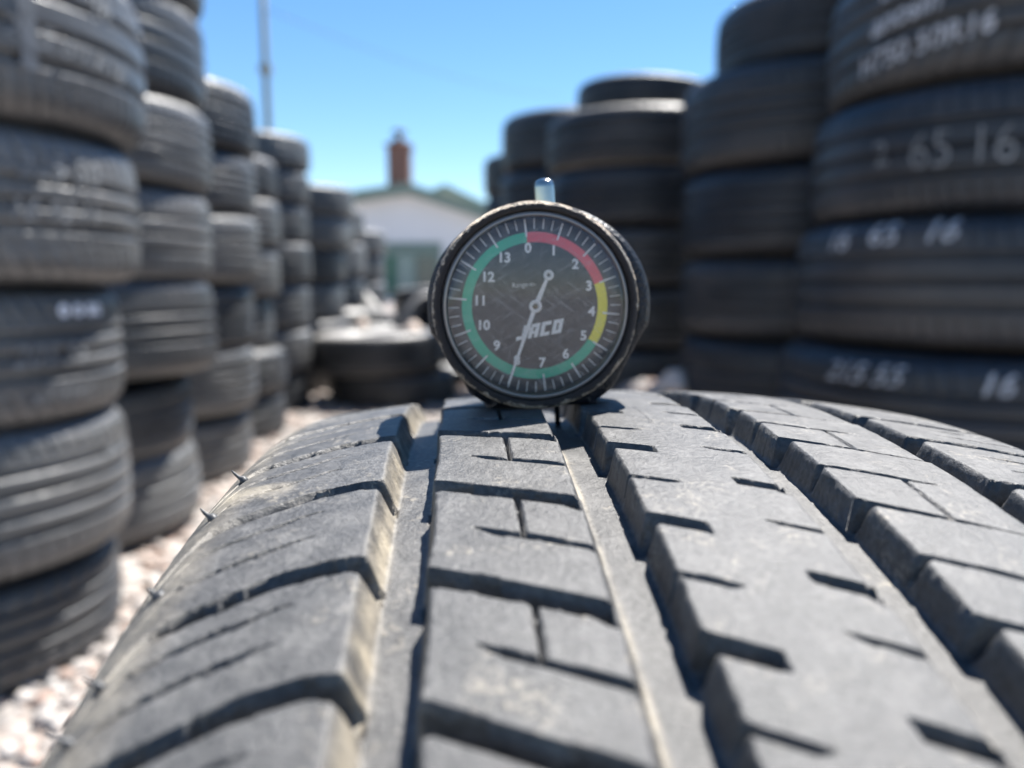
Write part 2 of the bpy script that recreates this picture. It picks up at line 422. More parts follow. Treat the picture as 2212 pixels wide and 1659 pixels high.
    for a, b in zip(shRe[1:], shRe[:-1]):
        for q in (.36, .66): slot(a - q*(a-b), 50, 70, .8, 1.4, wall=.28, tap0=5, tap1=5)
    # softly worn surface
    carve = carve + .06*vnoise(W, U, 9, 8) + .012*vnoise(W, U, 2.1, 9)
    # cross-section
    aw = np.abs(colw); sg = np.sign(colw)
    wm = 64.0; f0 = IC*wm; rho = 13.0
    phi = np.where(aw <= wm, IC*aw, f0 + (aw-wm)/rho)
    s_ = np.where(aw <= wm, aw, wm + rho*(np.sin(phi)-math.sin(f0)))
    dr = np.where(aw <= wm, IC*aw*aw/2, IC*wm*wm/2 + rho*(math.cos(f0)-np.cos(phi)))
    s_ = (s_*sg)[None, :]; dr = dr[None, :]; ph = (phi*sg)[None, :]
    Sx = s_ - carve*np.sin(ph); Rr = R0 - dr - carve*np.cos(ph)
    th = U/R0
    P = np.stack([Sx, Rr*np.sin(th), Rr*np.cos(th)], -1)
    # dust: flank of the left shoulder, strips along grooves, scuffs on the left shoulder
    du = 1.0*np.exp(-((W+43.6)/.75)**2)*(.6+.4*vnoise(W, U, 3, 21)) + .7*np.exp(-((W+15.9)/.4)**2)*(.6+.4*vnoise(W, U, 5, 11)) + .45*np.exp(-((W-12.6)/1.2)**2)*(vnoise(W, U, 12, 13) > 0)
    du += .6*np.exp(-((W+37.6)/.6)**2)*(.5+.5*vnoise(W, U, 4, 22))
    du += .5*np.exp(-((W-39.6)/.6)**2)*(.5+.5*vnoise(W, U, 5, 23))
    du += .6*ss((vnoise(W, U, 9, 12)-.25)/.4)*ss((-47-W)/3)*ss((U+78)/10)*ss((-44-U)/8)
    du += .30*ss((-62-W)/6)
    return P, np.clip(du, 0, 1), (colw, rowv, float(s_[0, 0]), float(dr[0, 0]))
P, dust, info = build_tread()
tr = grid_obj('tread', P, M_TREAD, tyre, wrap_rows=True, attrs={'dust': dust}, flip=False)
s_end, dr_end = -info[2], info[3]
for sgn in (-1, 1):
    pr = [(s_end-.6, dr_end-.9), (s_end+2.2, dr_end+6), (s_end+5.5, dr_end+16), (s_end+8, dr_end+28), (s_end+9, dr_end+42), (s_end+8, dr_end+56),
          (s_end+7.2, dr_end+57), (s_end+4, dr_end+72), (s_end-1, dr_end+84), (s_end-2, dr_end+90), (s_end-9, dr_end+94), (s_end-14, dr_end+92), (s_end-6, dr_end+70), (s_end-6, dr_end+30), (s_end-14, dr_end+8), (0, 14)]
    th = np.linspace(0, 2*PI, 240, endpoint=False)[:, None]
    a = np.array(pr); s_ = a[:, 0][None]*sgn + 0*th; r_ = R0 - a[:, 1][None]
    o = grid_obj('sidewall', np.stack([s_, r_*np.sin(th), r_*np.cos(th)], -1), M_BGS, tyre, wrap_rows=True, flip=(sgn < 0))
# moulding hairs along the left shoulder
M_HAIR = simple('black_rubber', (0.035, 0.037, 0.04), .5)
def hair(w_, u_, ln, dx, rb=.9):
    aw = abs(w_); f0 = IC*64; phi = f0 + (aw-64)/13.0
    s_ = -(64 + 13*(math.sin(phi)-math.sin(f0))); dr = IC*64*64/2 + 13*(math.cos(f0)-math.cos(phi))
    th = u_/R0; r = R0-dr
    rad = Vector((0, math.sin(th), math.cos(th))); tan = Vector((0, math.cos(th), -math.sin(th))); axv = Vector((-1, 0, 0))
    p0 = Vector((s_, r*math.sin(th), r*math.cos(th)))
    nrm = (axv*math.sin(phi) + rad*math.cos(phi)).normalized()
    d = (nrm + axv*dx[0] + tan*dx[1] + rad*dx[2]).normalized()
    pts = [p0 - nrm*.8, p0 + nrm*.5, p0 + d*ln*.35, p0 + d*ln*.7 + rad*.15, p0 + d*ln + rad*.4]
    return tube('moulding_hair', pts, [rb*1.1, rb*.6, rb*.34, rb*.26, rb*.08], M_HAIR, tyre, 8)
hair(-68.5, -77, 2.0, (.8, .1, .1), 1.0)
hair(-68, -62, 2.3, (.9, .1, .1), .9)
hair(-69, -97, 1.3, (.8, 0, .2), 1.1)
hair(-69.5, -112, 2.0, (.8, 0, .2), .7)
hair(-69, -119.5, 2.4, (.8, .1, .2), .8)

# ------------------------------------------------------------------ tread depth gauge
def make_gauge():
    gx = ax.normalized(); gz = Vector((0, 0, 1)); gz = (gz - gx*gz.dot(gx)).normalized(); gy = gz.cross(gx)   # back
    rootM = Matrix((gx, gy, gz)).transposed().to_4x4()
    ctr = cwd(((1157-1106)/1659., (662-829.5)/1659., 1.0))*0.1465 + Vector((0, 0, H))
    G = empty('tread_depth_gauge')
    rootM.translation = ctr
    G.matrix_world = rootM @ Matrix.Rotation(R(-1.2), 4, 'Y') @ Matrix.Scale(0.001, 4)
    tag(G, 'round dial tread depth gauge with worn rim standing on the tread', 'gauge')
    # materials
    mb = simple('gauge_black_plastic', (0.007, 0.008, 0.012), 0.38, spec=.35, var=.3, scale=.4, bump=.25, bscale=1.2)
    m, t, b = mat_new('worn_bezel'); tc = N(t, 'ShaderNodeTexCoord')
    n1 = N(t, 'ShaderNodeTexNoise', i_Scale=.55, i_Detail=7.0, i_Roughness=.7); L(t, tc.outputs['Object'], n1.inputs['Vector'])
    n2 = N(t, 'ShaderNodeTexNoise', i_Scale=2.6, i_Detail=5.0, i_Roughness=.7); L(t, tc.outputs['Object'], n2.inputs['Vector'])
    at_ = N(t, 'ShaderNodeAttribute', attribute_name='wear')
    ad = N(t, 'ShaderNodeMath', operation='ADD'); L(t, at_.outputs['Fac'], ad.inputs[0])
    mu = N(t, 'ShaderNodeMath', operation='MULTIPLY', i_1=1.1); L(t, n1.outputs['Fac'], mu.inputs[0]); L(t, mu.outputs[0], ad.inputs[1])
    w1 = ramp(t, [(0.80, 0.0), (0.84, 1.0)], ad.outputs[0])
    cc = ramp(t, [(0.35, (0.13, 0.095, 0.07)), (0.5, (0.36, 0.29, 0.215)), (0.64, (0.72, 0.63, 0.50))], n2.outputs['Fac'])
    L(t, mix(t, w1.outputs[0], (0.038, 0.032, 0.030), cc.outputs[0]), b.inputs['Base Color'])
    b.inputs['Roughness'].default_value = .42; b.inputs['Metallic'].default_value = .25
    bp = N(t, 'ShaderNodeBump', i_Strength=.5, i_Distance=.25); L(t, n2.outputs['Fac'], bp.inputs['Height']); L(t, bp.outputs[0], b.inputs['Normal'])
    mz = m
    md = simple('dial_black', (0.060, 0.057, 0.062), .55, var=.35, scale=.35)
    mw = simple('dial_white', (0.95, 0.94, 0.95), .6, var=.03, scale=1.0)
    mt = simple('dial_tick', (0.85, 0.84, 0.85), .6, var=.1, scale=.8)
    mred = simple('dial_red', (0.85, 0.08, 0.13), .5); mgr = simple('dial_green', (0.01, 0.48, 0.30), .5); mye = simple('dial_yellow', (0.95, 0.83, 0.06), .5)
    mch = simple('chrome', (0.50, 0.455, 0.395), .18, metal=1.0)
    mbr = simple('pivot_brass', (0.28, 0.22, 0.13), .4, metal=.7)
    mpin = simple('dark_steel_pin', (0.03, 0.035, 0.045), .35, metal=.6)
    # housing: round case cut flat below as a foot
    nA = 120; foot = -19.4; Rb = 21.9
    def ring(y, rr, ft):
        out = []
        for k in range(nA):
            a = 2*PI*k/nA; x, z = rr*math.cos(a), rr*math.sin(a)
            if z < ft:
                z = ft; x = max(-11.8*rr/Rb*1.0, min(11.8*rr/Rb*1.0, x*1.25))
            elif z < -5:                       # straight flanks running down to the foot
                q = (z+5)/(ft+5); x = math.copysign(min(abs(x), 20.9*rr/Rb*(1-q)+12.6*rr/Rb*q), x)
            out.append((x, y, z))
        return out
    ys = [(-.2, 19.0), (.1, 20.4), (.9, 21.3), (2.2, 21.7), (12.5, 21.9), (14.2, 21.4), (15.2, 20.2), (15.2, .5)]
    Pg = np.array([ring(y, rr, foot*min(1, rr/21.0) if rr > 10 else foot) for y, rr in ys]); Pg[..., 0] += 1.0; Pg[..., 2] = np.where(Pg[..., 2] > 0, Pg[..., 2]*.895, Pg[..., 2])
    grid_obj('housing', Pg, mb, G, wrap_cols=True, flip=False)
    # bezel
    prof = [(18.9, 1.4), (19.5, .9), (19.7, -.3), (19.6, -1.2), (19.3, -1.65), (18.75, -1.9), (18.2, -1.8), (17.95, -1.4), (17.85, -.6), (17.75, .6)]
    th = np.linspace(0, 2*PI, 160, endpoint=False)[:, None]; pa = np.array(prof)
    rr = pa[:, 0][None] + .10*vnoise(th*30, pa[:, 1][None]*0+3, 1.0, 31)
    Pz = np.stack([rr*np.cos(th), pa[:, 1][None] + 0*th, rr*np.sin(th)], -1)
    wear = np.interp(pa[:, 0], [17.8, 18.5, 19.0, 19.7], [-.30, -.02, .22, .36])[None] + .13*(np.sin(th)**2 - .45) + .10*vnoise(th*9, th*0+1, 1.0, 33)
    grid_obj('bezel', Pz, mz, G, wrap_rows=True, attrs={'wear': wear}, flip=True)
    # crystal seat ring
    lathe('crystal_ring', [(17.8, -.7), (17.5, -1.5), (17.1, -1.75), (16.85, -1.5), (16.75, .9)], simple('ring_grey', (0.16, 0.16, 0.165), .15, spec=1.0), G, 120, 'Y')
    # dial plate
    dial = lathe('dial', [(17.8, 1.35), (17.6, 1.1), (0.01, 1.1)], md, G, 96, 'Y')
    def ang(p, r, y): return (r*math.sin(p), y, r*math.cos(p))
    z0 = R(-5.7) + R(1.2)*0; st = 2*PI/14
    def arc(vs, fs, r0, r1, p0, p1, y, n=60):
        b0 = len(vs)
        for k in range(n+1):
            p = p0 + (p1-p0)*k/n; vs += [ang(p, r0, y), ang(p, r1, y)]
        for k in range(n): fs.append((b0+2*k, b0+2*k+1, b0+2*k+3, b0+2*k+2))
    vs, fs = [], []; cnt = []
    for p0, p1 in ((z0, z0+3*st), (z0+3*st, z0+5*st), (z0+5*st, z0+14*st)):
        n0 = len(fs); arc(vs, fs, 12.15, 14.05, p0, p1, 1.04, 80); cnt.append(len(fs)-n0)
    band = mesh_obj('colour_band', vs, fs, [mred, mye, mgr], dial, smooth=False)
    mi = [0]*cnt[0] + [1]*cnt[1] + [2]*cnt[2]; band.data.polygons.foreach_set('material_index', mi)
    vs, fs = [], []
    for k in range(56):
        p = z0 + k*st/4; lg = k % 4 == 0
        r0, r1, hw = (13.2, 16.5, .16) if lg else (14.6, 16.6, .10)
        c = Vector((math.cos(p), 0, -math.sin(p))); a = Vector(ang(p, r0, .985)); b_ = Vector(ang(p, r1, .985)); i = len(vs)
        vs += [a-c*hw, a+c*hw, b_+c*hw, b_-c*hw]; fs.append((i, i+1, i+2, i+3))
    mesh_obj('tick_marks', vs, fs, mt, dial, smooth=False)
    def text(body, size, loc, rot, mat, name, parent, shear=0., bold=0., sx=1.0, cx=True):
        cu = bpy.data.curves.new('t', 'FONT'); cu.body = body; cu.size = size; cu.shear = shear; cu.offset = bold
        cu.align_x = 'CENTER'; cu.align_y = 'CENTER'; cu.resolution_u = 6
        ob = bpy.data.objects.new('t', cu); COL.objects.link(ob)
        dg = bpy.context.evaluated_depsgraph_get(); me = bpy.data.meshes.new_from_object(ob.evaluated_get(dg))
        bpy.data.objects.remove(ob)
        me.transform(Matrix.Translation(loc) @ Matrix.Rotation(rot, 4, 'Y') @ Matrix.Rotation(PI/2, 4, 'X') @ Matrix.Scale(sx, 4, (1, 0, 0)))
        me.materials.clear(); me.materials.append(mat)
        o = bpy.data.objects.new(name, me); COL.objects.link(o); o.parent = parent; return o
    for k in range(14):
        p = z0 + k*st; r = 11.05 if k < 9 else 10.6
        if k == 13: r = 10.9
        text(str(k), 2.55, ang(p, r, .98), 0.04, mw, 'numeral', dial, bold=.085)
    # block-letter maker's word, slanted
    lt = {'J': ['#', [(0,0,.64,.28),(.34,0,.64,1)]], 'A': ['#', [(0,0,.26,.8),(.40,0,.66,1),(.1,.74,.5,1),(.1,.28,.5,.48)]],
          'C': ['#', [(0,0,.27,1),(0,0,.64,.26),(0,.74,.64,1)]], 'O': ['#', [(0,0,.27,1),(.39,0,.66,1),(0,0,.66,.26),(0,.74,.66,1)]]}
    vs, fs = [], []; x = 0; s0 = 2.65; rot = R(8.5)
    for ch in 'JACO':
        for (a, b_, c, d) in lt[ch][1]:
            i = len(vs)
            for (px, pz) in ((a, b_), (c, b_), (c, d), (a, d)):
                X = (x + px)*s0*1.12 + pz*s0*.25 - 3.95; Z = pz*s0 - 5.95
                vs.append((X*math.cos(rot) - Z*math.sin(rot)*0 , .975 - .003*len(fs), Z + X*math.sin(rot)))
            fs.append((i, i+1, i+2, i+3))
        x += .78
    mesh_obj('maker_word', vs, fs, mw, dial, smooth=False)
    text('Range-in-', 1.25, (-2.0, .98, 4.15), R(-3), mt, 'small_print', dial, bold=.0, sx=1.0)
    # needle
    nb = empty('needle'); nb.parent = G
    bpy.data.objects.remove(nb)
    vs, fs = [], []; y = .35; rotn = 0
    tip = Vector((-5.6, 0, -14.8)); tail = Vector((2.65, 0, 5.85))
    d = tip.normalized(); c = Vector((d.z, 0, -d.x))
    def strip(a, b_, wa, wb, yy_):
        i = len(vs)
        for dy in (0, .18):
            vs.extend([a-c*wa+Vector((0, yy_+dy, 0)), a+c*wa+Vector((0, yy_+dy, 0)), b_+c*wb+Vector((0, yy_+dy, 0)), b_-c*wb+Vector((0, yy_+dy, 0))])
        fs.extend([(i,i+1,i+2,i+3),(i+7,i+6,i+5,i+4),(i,i+4,i+5,i+1),(i+1,i+5,i+6,i+2),(i+2,i+6,i+7,i+3),(i+3,i+7,i+4,i)])
    strip(d*1.0, tip, .42, .17, y); strip(tail*.17, tail*.86, .50, .30, y)
    ndl = mesh_obj('needle', vs, fs, mw, G, smooth=False)
    def disc_ring(nm, cx_, cz_, r0, r1, yy_, mat, par):
        o = lathe(nm, [(r0, yy_+.2), (r0, yy_), (r1, yy_), (r1, yy_+.2)], mat, par, 40, 'Y', closed=True); o.location = (cx_, 0, cz_); return o
    disc_ring('needle_eye', tail.x, tail.z, .35, 1.0, y-.02, mw, ndl)
    disc_ring('needle_hub', 0, 0, .55, 1.25, y-.03, mw, ndl)
    o = lathe('pivot', [(.01, .25), (.40, .28), (.52, .5), (.52, 1.0)], mbr, G, 24, 'Y')
    # crystal
    m, t, b = mat_new('scratched_crystal'); t.nodes.remove(b); out = t.nodes['Material Output']
    tr_ = N(t, 'ShaderNodeBsdfTransparent'); gl = N(t, 'ShaderNodeBsdfGlossy', i_Roughness=.10); df = N(t, 'ShaderNodeBsdfDiffuse'); df.inputs[0].default_value = (.75, .74, .74, 1)
    fr = N(t, 'ShaderNodeFresnel', i_IOR=1.5)
    tc = N(t, 'ShaderNodeTexCoord')
    def scratches(rz, sc, thr):
        mr = N(t, 'ShaderNodeMapping'); mr.inputs['Rotation'].default_value = (0, rz, 0); L(t, tc.outputs['Object'], mr.inputs['Vector'])
        mp = N(t, 'ShaderNodeMapping'); mp.inputs['Scale'].default_value = (.12, 1, 3.0); L(t, mr.outputs[0], mp.inputs['Vector'])
        n = N(t, 'ShaderNodeTexNoise', i_Scale=sc, i_Detail=3.0, i_Roughness=.6, i_Distortion=.7); L(t, mp.outputs[0], n.inputs['Vector'])
        return ramp(t, [(thr, 0.0), (thr+.10, 1.0)], n.outputs['Fac']).outputs[0]
    a1 = scratches(.5, 1.5, .57); a2 = scratches(-.7, 1.3, .58); a3 = scratches(1.4, 1.8, .60)
    nz = N(t, 'ShaderNodeTexNoise', i_Scale=3.5, i_Detail=6.0, i_Roughness=.8); L(t, tc.outputs['Object'], nz.inputs['Vector'])
    sp_ = ramp(t, [(.62, 0.0), (.70, 1.0)], nz.outputs['Fac'])
    mx = None
    for s_ in (a1, a2, a3, sp_.outputs[0]):
        if mx is None: mx = s_
        else:
            q = N(t, 'ShaderNodeMath', operation='MAXIMUM'); L(t, mx, q.inputs[0]); L(t, s_, q.inputs[1]); mx = q.outputs[0]
    sc_ = N(t, 'ShaderNodeMath', operation='MULTIPLY_ADD', i_1=.19, i_2=.05); L(t, mx, sc_.inputs[0])
    m1 = N(t, 'ShaderNodeMixShader'); L(t, sc_.outputs[0], m1.inputs[0]); L(t, tr_.outputs[0], m1.inputs[1]); L(t, df.outputs[0], m1.inputs[2])
    m2 = N(t, 'ShaderNodeMixShader'); L(t, fr.outputs[0], m2.inputs[0]); L(t, m1.outputs[0], m2.inputs[1]); L(t, gl.outputs[0], m2.inputs[2])
    L(t, m2.outputs[0], out.inputs['Surface'])
    prof = [(16.9, -1.2), (16.6, -1.9), (16.0, -2.15)] + [(r, -2.15-.5*(1-(r/16.0)**2)) for r in (14, 11, 8, 5, 2.5, .01)]
    lathe('crystal', prof, m, G, 96, 'Y')
    # plunger and pin
    px = 3.2
    o = lathe('plunger', [(2.05, 15), (2.05, 22.9), (2.0, 23.5), (1.75, 24.1), (1.2, 24.5), (.6, 24.66), (.01, 24.7)], mch, G, 32, 'Z'); o.location = (px, 7.5, 0); o.rotation_euler = (0, R(-2.2), 0); o.location.x += 0.7
    o = lathe('probe_pin', [(.55, -17), (.55, -24.9), (.35, -25.2), (.01, -25.2)], mpin, G, 20, 'Z'); o.location = (px+.6, 7.5, 0); o.rotation_euler = (0, R(-2.2), 0)
    return G
make_gauge()

# ------------------------------------------------------------------ background tyres
BR, BW = 0.31, 0.22
def bg_tread(seed, grooves, lat, latw, rib_lat):
    zc = np.linspace(-.1, .1, 97); nr = 760; th = np.linspace(0, 2*PI, nr, endpoint=False)
    Z, T = np.meshgrid(zc, th); az = np.abs(zc)
    base = np.interp(az, [0, .04, .072, .082, .09, .095, .1], [.310, .3092, .3065, .3045, .3005, .2965, .291])
    carve = np.zeros_like(Z)
    for gz, gw in grooves: carve = np.maximum(carve, .010*ss((gw/2+.002-np.abs(Z-gz))/.0025))
    n = lat; ph = (T/(2*PI)*n)
    sh = ph + Z*latw[1]
    fr = np.abs(sh-np.round(sh))*2*PI*.31/n
    mask = ss((np.abs(Z)-.055)/.004)
    carve = np.maximum(carve, mask*.005*ss((latw[0]/2+.001-fr)/.002))
    if rib_lat:
        sh2 = ph*2 + Z*22; fr2 = np.abs(sh2-np.round(sh2))*PI*.31/n
        carve = np.maximum(carve, .003*ss((.0018-fr2)/.0012)*(np.abs(Z) < .055))
    r = base[None]-carve
    P = np.stack([r*np.cos(T), r*np.sin(T), Z], -1)
    me_o = grid_obj('tread', P, M_BG, None, wrap_rows=True, flip=True)
    return me_o
protos = []
specs = [(1, [(-.045,.009),(-.016,.009),(.016,.009),(.045,.009)], 72, (.003, 8), False),
         (2, [(-.032,.011),(0,.011),(.032,.011)], 64, (.004, 14), True),
         (3, [(-.05,.007),(-.02,.012),(.02,.012),(.05,.007)], 58, (.005, -10), True),
         (4, [(-.04,.010),(0,.008),(.04,.010)], 80, (.0028, 4), False)]
sw_pts = [(.2912,.0999),(.284,.1045),(.270,.109),(.255,.110),(.2545,.1085),(.240,.108),(.222,.101),(.208,.091),(.2035,.086),(.200,.078),(.203,.070),(.225,.085),(.262,.096),(.285,.086),(.2925,.06)]
def sidewall(sgn):
    o = lathe('sidewall', [(r, z*sgn) for r, z in sw_pts], M_BGS, None, 96, 'Z'); return o
lin = lathe('inner_liner', [(.2925,.0605),(.297,.03),(.298,0),(.297,-.03),(.2925,-.0605)], M_BGI, None, 96, 'Z')
sw1, sw2 = sidewall(1), sidewall(-1)
for s_ in specs:
    t_ = bg_tread(*s_); protos.append([t_.data, sw1.data, sw2.data, lin.data]); bpy.data.objects.remove(t_)
for o in (lin, sw1, sw2): bpy.data.objects.remove(o)
rnd = random.Random(5)
def put_tyre(x, y, z0, z1, rad, label, tilt=(0, 0), variant=None, mats=None, group='used tyres piled in the yard', rot=None):
    v = rnd.randrange(4) if variant is None else variant
    o = empty('used_tyre', (x, y, (z0+z1)/2))
    if rot is None: o.rotation_euler = (tilt[0], tilt[1], rnd.uniform(0, 6.28))
    else: o.rotation_euler = rot
    o.scale = (rad/BR, rad/BR, (z1-z0)/BW*.995)
    for nm, me in zip(('tread', 'sidewall', 'sidewall', 'inner_liner'), protos[v]):
        c = bpy.data.objects.new(nm, me); COL.objects.link(c); c.parent = o
        mm = (mats or ((M_LT, M_LS) if x < -.85 else (M_RT, M_RS)))  # lighter sunlit tone on the far left, darker shaded tone elsewhere
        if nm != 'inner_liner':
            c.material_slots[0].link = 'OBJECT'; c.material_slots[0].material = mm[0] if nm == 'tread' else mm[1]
    tag(o, label, 'tyre', group)
    return o
ORD = ['bottom', 'second', 'third', 'fourth', 'fifth', 'sixth', 'seventh', 'eighth']
def stack(x, y, zs, desc, rads=None, offs=None, tilts=None, special=None, grp=None, top_down=False):
    """zs: boundaries from the ground up"""
    out = []; n = len(zs)-1
    for i in range(n):
        rad = rads[i] if rads else .31 + rnd.uniform(-.014, .014)
        dx, dy = offs[i] if offs else (rnd.uniform(-.02, .02), rnd.uniform(-.02, .02))
        tl = tilts[i] if tilts else (rnd.uniform(-.02, .02), rnd.uniform(-.02, .02))
        if top_down:
            k = n-1-i; pos = 'top' if k == 0 else ('second from top' if k == 1 else 'third from top' if k == 2 else ['fourth', 'fifth', 'sixth', 'seventh'][k-3]+' from top')
        else: pos = 'top' if i == n-1 else 'bottom' if i == 0 else ORD[i]+' up from the gravel'
        sp_ = (special or {}).get(i, 'black used tyre')
        pos = pos.replace('top', 'top tyre') if pos == 'top' else pos
        if pos == 'top tyre': lab = '%s on top of %s' % (sp_, desc)
        elif pos == 'bottom': lab = '%s at the bottom of %s' % (sp_, desc)
        else: lab = '%s, %s in %s' % (sp_, pos, desc)
        out.append(put_tyre(x+dx, y+dy, zs[i], zs[i+1], rad, lab, tl, group='used tyres stacked in columns'))
    return out
L1 = stack(-.985, 1.23, [0, .172, .405, .615, .839, 1.085, 1.31], 'the nearest left stack',
      rads=[.305, .318, .300, .308, .318, .30], offs=[(-0.013,0),(0.003,0),(0.025,0),(0.06,0),(0.073,0),(0.02,0)],
      tilts=[(.0,-.05),(0,-.04),(.01,-.01),(0,.0),(0,.015),(0,.02)],
      special={4: 'scuffed tyre with a chalk stripe', 3: 'chalk-scribbled tyre', 2: 'tyre with bright white spots'})
L2 = stack(-1.09, 1.87, [0, .20, .385, .615, .83, 1.03, 1.25, 1.46], 'the second left stack',
      rads=[.31,.29,.325,.30,.305,.30,.30], offs=[(-0.023,0),(-0.012,0),(0.024,0),(0.05,0),(0.055,0),(0.055,0),(0.064,0)],
      tilts=[(0,-.05),(0,-.03),(0,-.05),(0,.0),(0,.02),(.0,.03),(0,.02)])
L3 = stack(-1.16, 2.46, [0, .20, .41, .61, .82, 1.0, 1.20], 'the third left stack', rads=[.30,.315,.30,.31,.30,.315], offs=[(-0.003,0),(0.007,0),(0.022,0),(0.041,0),(0.045,0),(0.039,0)])
L4 = stack(-1.25, 3.06, [0, .17, .35, .55, .74, .93, 1.08], 'the fourth left stack', rads=[.32,.32,.30,.30,.32,.31],
      special={2: 'dusty brownish tyre'}, offs=[(0.006,0),(0.015,0),(-0.01,0),(0.025,0),(0.015,0),(0.018,0)])
L5 = stack(-1.285, 3.72, [0, .19, .39, .60, .79, .97, 1.12, 1.27], 'the fifth left stack', rads=[.30,.30,.30,.30,.30,.30,.30], offs=[(-0.012,0),(0.007,0),(0.007,0),(0.019,0),(0.012,0),(0.022,0),(0.028,0)])
L6 = stack(-1.29, 4.42, [0, .2, .4, .6, .78, .96, 1.13], 'the sixth left stack', offs=[(0.019,0),(0.025,0),(0.03,0),(0.036,0),(0.062,0),(0.083,0)])
L7 = stack(-1.33, 5.1, [0, .2, .42, .63, .85, 1.07], 'the seventh left stack', offs=[(0.039,0),(0.045,0),(0.05,0),(0.056,0),(0.061,0)])
L8 = stack(-1.33, 6.1, [0, .2, .4, .6, .8, .99], 'the farthest left stack', offs=[(0.014,0),(0.018,0),(0.023,0),(0.027,0),(0.032,0)])

R1 = stack(.92, 1.49, [0, .05+.0, .27, .504, .725, .938, 1.165, 1.39][0:1]+[.27, .504, .725, .938, 1.165, 1.39], 'the nearest right stack',
      rads=[.33, .345, .335, .33, .325, .32], offs=[(-0.048,0),(-0.033,0),(-0.02,0),(-0.002,0),(0.014,0),(0.03,0)],
      tilts=[(0,0),(0,.0),(0,.015),(0,.0),(0,-.01),(0,0)], top_down=True,
      special={4: 'tyre with lines of chalk writing', 3: 'brownish tyre with big chalk 65 16', 2: 'tyre with small chalk 16 65 16', 1: 'tyre with faint chalk strokes'})
R2 = stack(.79, 2.09, [0, .24, .477, .677, .893, 1.127, 1.31], 'the second right stack',
      rads=[.31,.31,.315,.312,.318,.275], offs=[(-0.004,0),(-0.011,0),(-0.015,0),(-0.021,0),(-0.022,0),(0.021,0)], tilts=[(0,0)]*6, top_down=True)
R3 = stack(.43, 2.72, [0, .2, .4, .595, .788, .977, 1.158, 1.262], 'the third right stack',
      rads=[.31,.31,.31,.305,.31,.315,.235], offs=[(0.012,0),(0.011,0),(0.009,0),(0.003,0),(0.007,0),(0.003,0),(0.025,0)], tilts=[(0,0)]*6+[(-.02,.05)], top_down=True,
      special={6: 'small black tyre'})
R4 = stack(.25, 3.42, [0, .2, .41, .62, .83, 1.07, 1.30], 'the fourth right stack', top_down=True, offs=[(0.02,0),(0.02,0),(0.02,0),(0.02,0),(0.02,0),(0.02,0)])
R5 = stack(.145, 4.3, [0, .2, .41, .62, .83, 1.06, 1.27], 'the fifth right stack', top_down=True, offs=[(0,0),(0,0),(0,0),(0,0),(0,0),(0,0)])

# two big tyres lying in the gap, and the heap beyond
put_tyre(-.62, 3.98, 0, .155, .33, 'black tyre at the bottom of the low pile beside the gauge')
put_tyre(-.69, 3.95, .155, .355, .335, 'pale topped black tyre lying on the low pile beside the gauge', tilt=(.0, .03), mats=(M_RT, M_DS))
put_tyre(-.50, 5.2, 0, .2, .31, 'black tyre at the bottom of the low pile before the white building')
put_tyre(-.50, 5.2, .2, .38, .31, 'black tyre in the middle of the low pile before the white building')
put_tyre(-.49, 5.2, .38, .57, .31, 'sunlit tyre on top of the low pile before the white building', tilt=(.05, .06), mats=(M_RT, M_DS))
put_tyre(-.95, 5.3, .16, .36, .31, 'pale dusty sunlit tyre leaning on its edge before the far stacks', rot=(0, R(58), R(20)), mats=(M_DS, M_DS))
put_tyre(-.86, 4.72, 0, .2, .30, 'black tyre lying flat behind the pale topped tyre')
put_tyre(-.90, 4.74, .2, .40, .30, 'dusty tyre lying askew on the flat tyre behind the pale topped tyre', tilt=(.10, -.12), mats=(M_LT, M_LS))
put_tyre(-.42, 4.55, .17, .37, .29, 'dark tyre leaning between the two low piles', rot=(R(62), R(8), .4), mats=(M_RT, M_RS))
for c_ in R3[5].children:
    if c_.name.startswith('sidewall'): c_.material_slots[0].material = M_DS  # sunlit band of this tyre painted in as pale sidewalls
M_ROCK = simple('pale_rock', (0.62, 0.52, 0.45), .85, var=.15, scale=20)
def rock(p, s, label):
    rr = random.Random(int(p[0]*1000)); bm = bmesh.new(); bmesh.ops.create_icosphere(bm, subdivisions=3, radius=1.0)
    for v in bm.verts:
        q = v.co; f = 1 + .16*math.sin(q.x*3.1+rr.random())+.12*math.sin(q.y*4.3+1)+.1*math.sin(q.z*5+2)
        v.co = Vector((q.x*f*s, q.y*f*s*.9, q.z*f*s*.72))
    me = bpy.data.meshes.new('rock'); bm.to_mesh(me); bm.free()
    me.polygons.foreach_set('use_smooth', [True]*len(me.polygons)); me.materials.append(M_ROCK)
    o = bpy.data.objects.new('rock', me); COL.objects.link(o); o.location = p
    tag(o, label, 'rock'); return o
rock((-.50, 3.85, .375), .042, 'pinkish white stone resting on the pale topped tyre')
rock((-.82, 4.20, .375), .035, 'small grey stone at the far edge of the pale topped tyre')
rock(at(1454, 832, 2.1), .05, 'pale stone on the gravel heap behind the gauge')
# gravel heap
def heap(cx_, cy_, r, h, name, label):
    n = 3800; rr = np.random.default_rng(11)
    a = rr.uniform(0, 2*PI, n); q = np.sqrt(rr.random(n)); x = cx_ + r*q*np.cos(a); y = cy_ + r*.8*q*np.sin(a)
    z = h*(1-ss(q))
    o = stones(name, np.stack([x, y, z], -1), rr.uniform(.012, .026, n), 0, 12)
    tag(o, label, 'gravel heap', kind='stuff'); return o
heap(.38, 2.14, .40, .33, 'gravel_heap', 'low heap of pale gravel behind the gauge')

